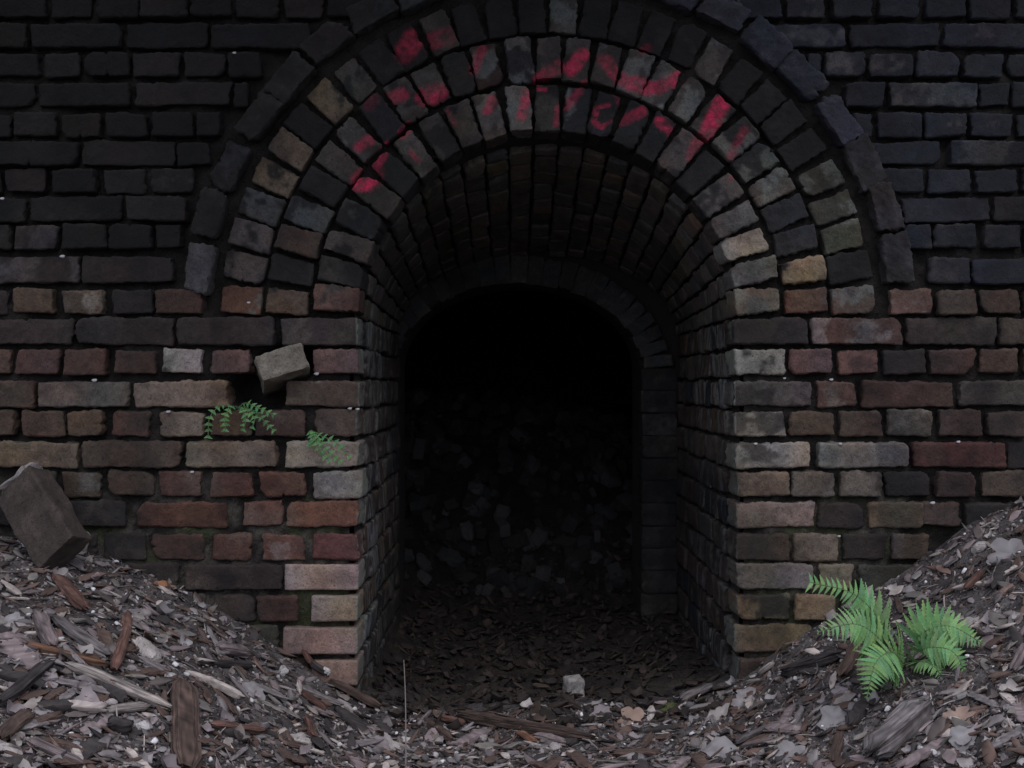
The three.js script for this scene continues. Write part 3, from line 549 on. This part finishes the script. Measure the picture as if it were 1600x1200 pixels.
{ // pale squarish stone standing in the doorway
  const o = mesh('stone_block', bevelBlock(0.047, 0.048, 0.04, 0.006, [0.40, 0.37, 0.34], 71, 1.4), M.stone), p = spot(896, 1086);
  o.position.copy(p).add(V(0, 0.020, 0)); o.rotation.set(0.1, 0.3, -0.05); tag(o, 'small pale square stone standing in the middle of the doorway', 'stone');
}
// ---------------------------------------------------------------- single dead leaves
const DEAD = { grey: [0.27, 0.25, 0.245], pale: [0.36, 0.325, 0.30], tan: [0.32, 0.22, 0.17], orange: [0.36, 0.16, 0.08], mauve: [0.27, 0.225, 0.225] };
const LEAVES = [
  [985, 1128, 46, 34, 'tan', 5, 'tan lobed dead leaf in front of the right side of the doorway'],
  [255, 918, 30, 14, 'orange', 0, 'orange dead leaf touching the brick wall on the left bank'],
  [75, 1068, 34, 28, 'mauve', 0, 'mauve round dead leaf under the long pale splinter'],
  [20, 975, 32, 26, 'grey', 0, 'grey round dead leaf at the left edge above the orange stick'],
  [132, 1108, 46, 44, 'mauve', 0, 'mauve grey broad dead leaf left of the small white lump'],
  [112, 1175, 38, 24, 'grey', 0, 'grey curled dead leaf at the bottom of the left bank'],
  [590, 1168, 34, 36, 'mauve', 0, 'mauve dead leaf left of the dry stalk at the bottom'],
  [612, 1172, 26, 40, 'pale', 4, 'pale ragged dead leaf between the mauve leaf and the dry stalk'],
  [395, 1085, 40, 26, 'grey', 0, 'grey dead leaf on the slope right of the flat plank'],
  [460, 1160, 44, 24, 'pale', 0, 'pale broad dead leaf at the bottom right of the short red twig'],
  [1128, 1176, 54, 34, 'grey', 0, 'large grey dead leaf at the bottom centre of the right bank'],
  [1162, 1102, 40, 26, 'grey', 5, 'grey dead leaf on the right bank near the foot of the jamb'],
  [1125, 1120, 44, 26, 'pale', 0, 'pale dead leaf left of the other on the right bank near the jamb'],
  [1305, 1126, 46, 42, 'grey', 0, 'grey round dead leaf left of the rotten log'],
  [1316, 1086, 26, 24, 'mauve', 0, 'small mauve dead leaf below the left fern tip'],
  [1502, 1128, 56, 34, 'tan', 5, 'pale tan ragged dead leaf right of the rotten log'],
  [1506, 1160, 46, 34, 'grey', 0, 'grey blue dead leaf overlapped by the pale tan ragged leaf'],
  [1512, 1192, 30, 22, 'pale', 0, 'pale dead leaf cut by the bottom edge at lower right'],
  [1235, 1182, 54, 32, 'grey', 4, 'grey torn dead leaf at the bottom right of centre'],
  [1582, 868, 66, 50, 'grey', 5, 'large grey lobed dead leaf high on the right bank at the right edge'],
  [1518, 974, 30, 13, 'pale', 0, 'pale narrow dead leaf above the right fern frond'],
  [940, 1118, 40, 24, 'mauve', 4, 'mauve brown dead leaf beside the pale stone in the doorway'],
];
LEAVES.forEach(([px, py, l, w, tone, lobes, label], i) => {
  const k = (DIST - spot(px, py).z) / FOC, o = mesh('dead_leaf', leafGeo(l * k, w * k * 1.5, DEAD[tone], 500 + i * 3, lobes, lobes ? 40 : 24), M.leaf);
  const p = spot(px, py), N = normalAt(p.x, p.z).lerp(V(0, 0, 1), 0.35).normalize(); o.quaternion.setFromUnitVectors(V(0, 1, 0), N); o.rotateY((i * 1.7) % 1.2 - 0.6); o.position.copy(p).addScaledVector(N, 0.008);
  tag(o, label, 'dead leaf');
});
// ---------------------------------------------------------------- litter nobody could count
function scatter(name, label, geos, mat, count, sd, place, tint) {
  const per = Math.floor(count / geos.length), group = geos.length > 1 ? new THREE.Group() : null; let root = group;
  if (group) { group.name = numbered(name); scene.add(group); }
  geos.forEach((g, gi) => {
    const im = new THREE.InstancedMesh(g, mat, per), R = rng(sd + gi * 101), m = new THREE.Matrix4(), c = new THREE.Color(); im.castShadow = im.receiveShadow = true;
    for (let i = 0; i < per; i++) { place(m, R); im.setMatrixAt(i, m); c.setRGB(...tint(R)); im.setColorAt(i, c); }
    if (group) { im.name = numbered(name + '_piece'); im.userData.kind = 'stuff'; group.add(im); } else { im.name = numbered(name); scene.add(im); root = im; }
  });
  tag(root, label, null, null, 'stuff'); return root;
}
function litterPlace(size, tilt, lift, region) {
  const q = new THREE.Quaternion(), q2 = new THREE.Quaternion(), s = V(1, 1, 1), up = V(0, 1, 0), e = new THREE.Euler();
  return (m, R) => {
    let x, z, y; do { [x, z] = region(R); y = groundY(x, z); } while (z < 0.0 && !(z < 0 && Math.abs(PX(x) - CX) < OPEN - 8));
    const k = size(R, x, z); q.setFromUnitVectors(up, normalAt(x, z)); e.set((R() - 0.5) * tilt, R() * 6.283, (R() - 0.5) * tilt); q2.setFromEuler(e); q.multiply(q2);
    s.set(k * mix(0.7, 1.3, R()), k * mix(0.7, 1.2, R()), k * mix(0.7, 1.3, R())); m.compose(V(x, y + lift * k, z), q, s);
  };
}
const outside = R => { const z = Math.pow(R(), 0.85) * 1.2 - 0.02; return [(R() - 0.5) * 2 * mix(1.45, 0.95, smooth(0, 1.2, z)), z]; };
const within = R => [WX(CX) + (R() - 0.5) * 0.86, -R() * 1.7 + 0.12];
const pick = (R, list) => { const c = list[Math.floor(R() * list.length)], g = mix(0.65, 1.35, R()); return [c[0] * g, c[1] * g, c[2] * g]; };
const ONE = [1, 1, 1];
const chipGeos = [0, 1, 2, 3, 4].map(i => splinterGeo(1, mix(0.09, 0.40, i / 4), mix(0.07, 0.16, (i * 3 % 5) / 4), ONE, 30 + i, 4, 7, 0.42));
const W_ = WOODS, tintsOut = [W_.grey, W_.grey, W_.mauve, [0.19, 0.17, 0.15], W_.brown, W_.brown, [0.14, 0.09, 0.072], [0.13, 0.105, 0.095], W_.dark, W_.dark, W_.pale, [0.25, 0.225, 0.215]];
scatter('wood_chips', 'grey and brown wood chips covering both banks in front of the wall', chipGeos, M.chip, 12000, 21, litterPlace((R) => 0.009 + 0.058 * Math.pow(R(), 3.0), 0.8, 0.10, outside), R => pick(R, tintsOut));
const gritGeos = [0, 1, 2].map(i => stoneGeo(1, 0.7, 0.85, ONE, 140 + i, 1, 0.5));
scatter('wood_fibres', 'thin loose wood fibres lying among the chips on both banks', [0, 1].map(i => splinterGeo(1, 0.05, 0.04, ONE, 60 + i, 5, 5, 0.2, 0.05)), M.chip, 9000, 25, litterPlace((R) => 0.012 + 0.05 * Math.pow(R(), 2.6), 0.8, 0.05, outside), R => pick(R, tintsOut));
scatter('fine_litter', 'fine grey crumbs of wood and soil between the chips', gritGeos, M.chip, 30000, 31, litterPlace((R) => 0.0012 + 0.0036 * Math.pow(R(), 2), 1, 0.3, outside), R => pick(R, [...tintsOut, W_.dark, W_.dark]));
{ // larger loose splinters, each its own thing
  const kinds = ['grey', 'brown', 'mauve', 'grey', 'dark', 'pale', 'brown'], proto = kinds.map((t, i) => splinterGeo(1, mix(0.10, 0.26, (i * 3 % 7) / 6), mix(0.05, 0.10, (i * 5 % 7) / 6), WOODS[t], 640 + i, 16, 14, 0.22, i % 3 ? 0.03 : 0)), R = rng(9191);
  const labels = new Set(), MARKS = [[96, 932, 'reddish bark chip'], [96, 1030, 'long orange stick'], [185, 1080, 'longest pale splinter'], [186, 1015, 'upright reddish stick'], [229, 1010, 'white flaky lime lump'], [283, 1140, 'flat brown plank'], [222, 1141, 'white lump by the plank'],
    [360, 1025, 'pinkish bark chunk'], [550, 1090, 'brown stick at the left jamb'], [633, 1150, 'dry stalk'], [366, 1145, 'red brown stick beside the plank'], [820, 1145, 'long rotten bark strip'], [985, 1128, 'tan lobed leaf'], [20, 975, 'grey leaf at left edge'], [132, 1108, 'mauve broad leaf'],
    [590, 1168, 'mauve leaf near the stalk'], [395, 1085, 'grey leaf on the slope'], [460, 1160, 'pale broad leaf'], [1090, 1090, 'stick end by the right jamb'], [1128, 1176, 'large grey leaf at the bottom'], [1145, 1112, 'two leaves by the right jamb'], [1305, 1126, 'round grey leaf'], [1415, 1155, 'rotten log'],
    [1275, 1045, 'half buried dark branch'], [1502, 1145, 'pair of leaves right of the log'], [1582, 868, 'large lobed leaf by the wall'], [1526, 912, 'reddish twig above the fern'], [1235, 1182, 'torn grey leaf'], [1575, 1040, 'mauve stick at the right edge'], [40, 1140, 'brown split chip in the corner'], [120, 1190, 'mauve splinter at the bottom']];
  let first = null;
  for (let n = 0; n < 170; n++) {
    const left = R() < 0.55, px = left ? R() * 640 - 20 : n % 3 ? 1050 + R() * 560 : 560 + R() * 560, lim = contact(px) + 25, py = mix(lim, 1205, Math.pow(R(), 0.75)), i = Math.floor(R() * proto.length);
    if (px > 1330 && px < 1530 && py > 930 && py < 1100) continue;
    const p = spot(px, py); if (p.z < 0.03) continue;
    const k = 0.05 + 0.10 * Math.pow(R(), 1.6), near = MARKS.map(([x, y, l]) => [Math.hypot(x - px, (y - py) * 1.5), x, y, l]).sort((a, b) => a[0] - b[0])[0];
    const rel = Math.abs(near[1] - px) > Math.abs(near[2] - py) ? (px < near[1] ? 'left of' : 'right of') : (py < near[2] ? 'above' : 'below'), gap = near[0] < 55 ? 'just ' : '';
    const label = `${k > 0.085 ? 'long' : k > 0.06 ? 'medium' : 'short'} ${['pale grey', 'dark brown', 'mauve', 'grey', 'blackish', 'whitish', 'brown'][i]} splinter ${gap}${rel} the ${near[3]}`;
    if (labels.has(label)) continue; labels.add(label);
    const N = normalAt(p.x, p.z).lerp(V((R() - 0.5), 1, (R() - 0.5)).normalize(), 0.25).normalize(), o = first ? first.clone() : new THREE.Mesh(proto[i], M.chip);
    o.geometry = proto[i]; o.name = numbered('loose_splinter'); o.castShadow = o.receiveShadow = true; o.quaternion.setFromUnitVectors(V(0, 1, 0), N); o.rotateY(R() * 6.283); o.rotateZ((R() - 0.5) * 0.3);
    o.scale.set(k, k * mix(0.7, 1.2, R()), k * mix(0.8, 1.4, R())); o.position.copy(p).addScaledVector(N, k * 0.03 + 0.002); scene.add(o); first = first || o;
    tag(o, label, 'wood splinter', 'loose splinters strewn over the banks');
  }
}
const flakeGeos = [0, 1, 2, 3].map(i => leafGeo(1, mix(0.6, 0.95, i / 3), ONE, 160 + i, i % 2 ? 0 : 4, 12));
scatter('leaf_litter', 'small grey scraps of dead leaves on both banks', flakeGeos, M.leaf, 2200, 41, litterPlace((R) => 0.008 + 0.030 * Math.pow(R(), 2), 0.9, 0.15, outside), R => pick(R, [DEAD.grey, DEAD.mauve, DEAD.grey, [0.2, 0.165, 0.145], DEAD.pale]));
scatter('white_specks', 'tiny white crumbs sprinkled over both banks', [stoneGeo(1, 0.8, 0.9, ONE, 150, 1, 0.4)], M.chip, 700, 51, litterPlace((R) => 0.0018 + 0.0042 * Math.pow(R(), 2.5), 0.8, 0.9, outside), R => pick(R, [[0.68, 0.66, 0.65]]));
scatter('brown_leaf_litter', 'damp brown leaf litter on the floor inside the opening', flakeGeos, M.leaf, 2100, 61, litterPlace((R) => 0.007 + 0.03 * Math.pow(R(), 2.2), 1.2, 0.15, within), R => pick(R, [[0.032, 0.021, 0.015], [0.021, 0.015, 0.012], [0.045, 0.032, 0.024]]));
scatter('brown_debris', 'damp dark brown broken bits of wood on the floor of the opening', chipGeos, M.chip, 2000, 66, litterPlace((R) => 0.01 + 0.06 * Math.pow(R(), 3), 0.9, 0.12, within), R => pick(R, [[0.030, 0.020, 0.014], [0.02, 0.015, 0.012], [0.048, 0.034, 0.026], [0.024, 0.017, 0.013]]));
{ // fallen rubble in the chamber
  const gs = [bevelBlock(1, 0.6, 0.5, 0.06, ONE, 81, 8), stoneGeo(0.5, 0.35, 0.4, ONE, 82, 2, 0.5)], q = new THREE.Quaternion(), e = new THREE.Euler();
  scatter('rubble', 'heap of fallen stones in the dark chamber behind the opening', gs, M.stone, 1500, 71, (m, R) => {
    const z = -1.25 - 1.4 * R(), x = (R() - 0.5) * 2.2, k = 0.018 + 0.075 * Math.pow(R(), 1.7); e.set(R() * 6, R() * 6, R() * 6); q.setFromEuler(e); m.compose(V(x, groundY(x, z) + k * 0.12, z), q, V(k, k, k));
  }, R => pick(R, [[0.075, 0.075, 0.075], [0.12, 0.115, 0.115], [0.06, 0.056, 0.05], [0.05, 0.045, 0.045], [0.07, 0.06, 0.05]]));
}
{ // crumbs lodged on the ledges of the bricks
  const list = [[150, 594], [265, 643], [1182, 47], [368, 84], [352, 308], [100, 401], [302, 737], [390, 473], [548, 638], [560, 639], [1298, 593], [1225, 591], [1180, 693], [1312, 693], [1456, 785], [1496, 690], [1310, 837], [6, 311], [496, 584]];
  const im = new THREE.InstancedMesh(stoneGeo(1, 0.8, 0.9, [0.55, 0.53, 0.53], 151, 1, 0.4), M.chip, list.length), R = rng(88);
  list.forEach(([px, py], i) => { const k = 0.0022 + 0.002 * R(); im.setMatrixAt(i, new THREE.Matrix4().makeScale(k * 1.4, k, k).setPosition(WX(px), WY(py), 0.002)); });
  im.name = numbered('ledge_crumbs'); tag(im, 'tiny white crumbs lodged on the brick ledges', null, null, 'stuff'); scene.add(im);
}
// ---------------------------------------------------------------- ferns: frond > leaflet
function leafletGeo(L, W, lobes, tone, sd, droop) { // flat pinna along +x with toothed edges
  const R = rng(sd), n = lobes * 2 + 2, pos = [], col = [], idx = [];
  for (let i = 0; i <= n; i++) {
    const s = i / n, prof = Math.pow(1 - s, 0.75) * (0.75 + 0.25 * smooth(0, 0.15, s)), tooth = i % 2 ? 1 : 0.62, w = W / 2 * prof * (i === n ? 0 : tooth), y = -droop * s * s * L;
    const x = s * L, g = mix(0.85, 1.15, R());
    pos.push(x, y, 0, x + W * 0.12 * (i % 2), y + w * 0.18, w, x + W * 0.12 * (i % 2), y + w * 0.18, -w);
    for (let k = 0; k < 3; k++) { const h = k ? g : g * 0.85, tip = s > 0.9 ? 1.25 : 1; col.push(tone[0] * h * tip, tone[1] * h, tone[2] * h); }
    if (i) { const a = (i - 1) * 3, b = i * 3; idx.push(a, a + 1, b + 1, a, b + 1, b, a, b, b + 2, a, b + 2, a + 2); }
  }
  return geometry(pos, idx, col);
}
function frond(parent, pts, opt, sd) { // pts: world points from foot to tip; opt: pairs, width (longest leaflet), lobes, start
  const R = rng(sd), curve = new THREE.CatmullRomCurve3(pts), len = curve.getLength(), base = parent.position;
  const st = new THREE.TubeGeometry(curve, 28, opt.rib, 5); st.translate(-base.x, -base.y, -base.z);
  const f = mesh('frond', st, M.stem, parent);
  const view = V(0, 0.25, 1).normalize();
  for (let i = 0; i < opt.pairs; i++) for (const s of [-1, 1]) {
    const u = mix(opt.start, 0.985, i / (opt.pairs - 1)), p = curve.getPointAt(Math.min(u, 1)), T = curve.getTangentAt(Math.min(u, 1)), face = (opt.face || view).clone(), B = T.clone().cross(face).normalize(), F = B.clone().cross(T).normalize();
    if (opt.gaps) { B.addScaledVector(F, (R() - 0.5) * 1.1).normalize(); }
    const v = (u - opt.start) / (1 - opt.start), Lp = opt.width * (opt.shape ? opt.shape(v) : Math.pow(1 - v, 0.8) * smooth(-0.35, 0.2, v)) * mix(0.9, 1.08, R()) + 0.002;
    const lean = mix(0.12, 0.5, v) + (R() - 0.5) * 0.12, X = B.clone().multiplyScalar(s).addScaledVector(T, lean).addScaledVector(F, (R() - 0.6) * 0.3).normalize(), Zv = X.clone().cross(F).normalize(), Yv = Zv.clone().cross(X).normalize();
    const shade = mix(0.72, 1.15, R()), hue = mix(0.85, 1.25, R()), t = [opt.tone[0] * hue, opt.tone[1], opt.tone[2] * mix(0.8, 1.2, R())]; if (opt.gaps && R() < opt.gaps) continue; const g = leafletGeo(Lp, Math.max(0.003, Lp * opt.ratio), opt.lobes, [t[0] * shade, t[1] * shade, t[2] * shade], sd * 50 + i * 2 + s, 0.1 + 0.25 * R());
    const m = mesh('leaflet', g, M.frond, f); m.applyMatrix4(new THREE.Matrix4().makeBasis(X, Yv, Zv).setPosition(p.clone().sub(base).addScaledVector(T, (R() - 0.5) * 0.002)));
  }
  return f;
}
const ray = (px, py, dep) => V((px - 800) / FOC * dep, EYE + (600 - py) / FOC * dep, DIST - dep);
{
  const foot = spot(1408, 1050), D = DIST - foot.z, t = new THREE.Group(); t.name = numbered('fern'); t.position.copy(foot); scene.add(t);
  tag(t, 'bright green fern with six toothed fronds growing on the right bank', 'fern');
  const G = [0.20, 0.41, 0.145], o = { pairs: 19, lobes: 7, ratio: 0.40, start: 0.12, rib: 0.0011, tone: G };
  const k = D / FOC, F = (arr, opt, sd) => frond(t, arr.map(([x, y, f]) => ray(x, y, D - f)), Object.assign({}, o, opt), sd);
  F([[1410, 1046, 0], [1390, 1000, .02], [1366, 958, .04], [1330, 926, .06], [1266, 910, .05]], { pairs: 19, width: 46 * k, start: 0.34, face: V(0.35, 0.3, 0.9), shape: v => 0.35 + 0.65 * Math.sin(Math.min(1, v * 1.15 + 0.25) * Math.PI) * (1 - v * 0.5) }, 1);
  F([[1408, 1044, 0], [1376, 1000, .05], [1336, 975, .09], [1276, 988, .12]], { width: 54 * k, start: 0.3, face: V(-0.1, 0.5, 0.85) }, 2);
  F([[1414, 1040, 0], [1392, 1020, .06], [1368, 1036, .11], [1354, 1092, .13]], { pairs: 24, width: 66 * k, face: V(-0.25, 0.5, 0.85), start: 0.08, lobes: 9 }, 3);
  F([[1410, 1044, 0], [1440, 990, .04], [1482, 978, .06], [1538, 1007, .08]], { width: 54 * k, start: 0.36, face: V(0.1, 0.5, 0.85) }, 4);
  F([[1412, 1040, 0], [1450, 1012, .07], [1488, 1018, .10], [1514, 1064, .11]], { width: 38 * k, start: 0.34, face: V(0.2, 0.45, 0.88) }, 5);
  F([[1416, 1044, 0], [1440, 1034, .06], [1460, 1042, .09], [1476, 1064, .10]], { pairs: 18, width: 34 * k, start: 0.25, face: V(0.15, 0.45, 0.88) }, 6);
}
function wallFern(label, base, fronds, sd) {
  const t = new THREE.Group(); t.name = numbered('small_fern'); t.position.set(WX(base[0]), WY(base[1]), -0.005); scene.add(t); tag(t, label, 'fern');
  const G = [0.13, 0.34, 0.11];
  fronds.forEach((pts, i) => frond(t, [t.position.clone(), ...pts.map(([x, y, z]) => { const dep = DIST - z; return ray(x, y, dep); })], { pairs: 8, gaps: 0.05, lobes: 2, ratio: 0.85, start: 0.2, rib: 0.0011, tone: G, width: 0.0088, face: V(0, 0.5, 0.85), shape: v => 0.65 + 0.5 * Math.sin(v * 2.6) }, sd + i));
}
wallFern('small green fern rooted in the joint below the hole in the left wall', [372, 636], [[[345, 634, .03], [328, 652, .045], [325, 683, .05]], [[362, 636, .04], [352, 650, .055], [352, 672, .055]], [[378, 640, .04], [384, 655, .05], [380, 672, .05]], [[388, 642, .04], [398, 655, .05], [394, 668, .05]], [[385, 630, .03], [405, 638, .045], [428, 648, .05]], [[400, 645, .03], [415, 660, .04], [428, 673, .045]]], 31);
wallFern('small green fern rooted at the left jamb corner below the other wall fern', [486, 672], [[[500, 680, .03], [525, 692, .045], [546, 714, .05]], [[496, 684, .035], [512, 704, .05], [532, 722, .05]], [[492, 684, .035], [500, 704, .045], [514, 720, .05]], [[484, 676, .02], [490, 690, .03], [482, 696, .03]]], 41);
// ---------------------------------------------------------------- the dry stalk standing in front of the doorway
{
  const foot = spot(634, 1196), dep = DIST - foot.z, c = new THREE.CatmullRomCurve3([foot, ray(634, 1120, dep), ray(633, 1070, dep), ray(631, 1031, dep)]), g = new THREE.TubeGeometry(c, 24, 0.0017, 6), p = g.attributes.position;
  for (let i = 0; i < p.count; i++) { const s = clamp((p.getY(i) - foot.y) / (c.points[3].y - foot.y), 0, 1), q = c.getPoint(s), kk = mix(1.1, 0.45, s); p.setXYZ(i, mix(q.x, p.getX(i), kk), p.getY(i), mix(q.z, p.getZ(i), kk)); }
  tag(mesh('dry_stalk', g, M.dry), 'thin dry upright stalk standing in front of the left side of the doorway', 'stalk');
}
{ // moss at the right foot of the doorway
  const p = spot(1040, 1106), o = mesh('moss_patch', stoneGeo(0.04, 0.008, 0.02, [0.09, 0.13, 0.03], 95, 3, 0.5), M.stone); setOnGround(o, 1040, 1108, 0, 0.4); tag(o, 'small patch of green moss at the right foot of the doorway', 'moss');
}
renderer.render(scene, camera);
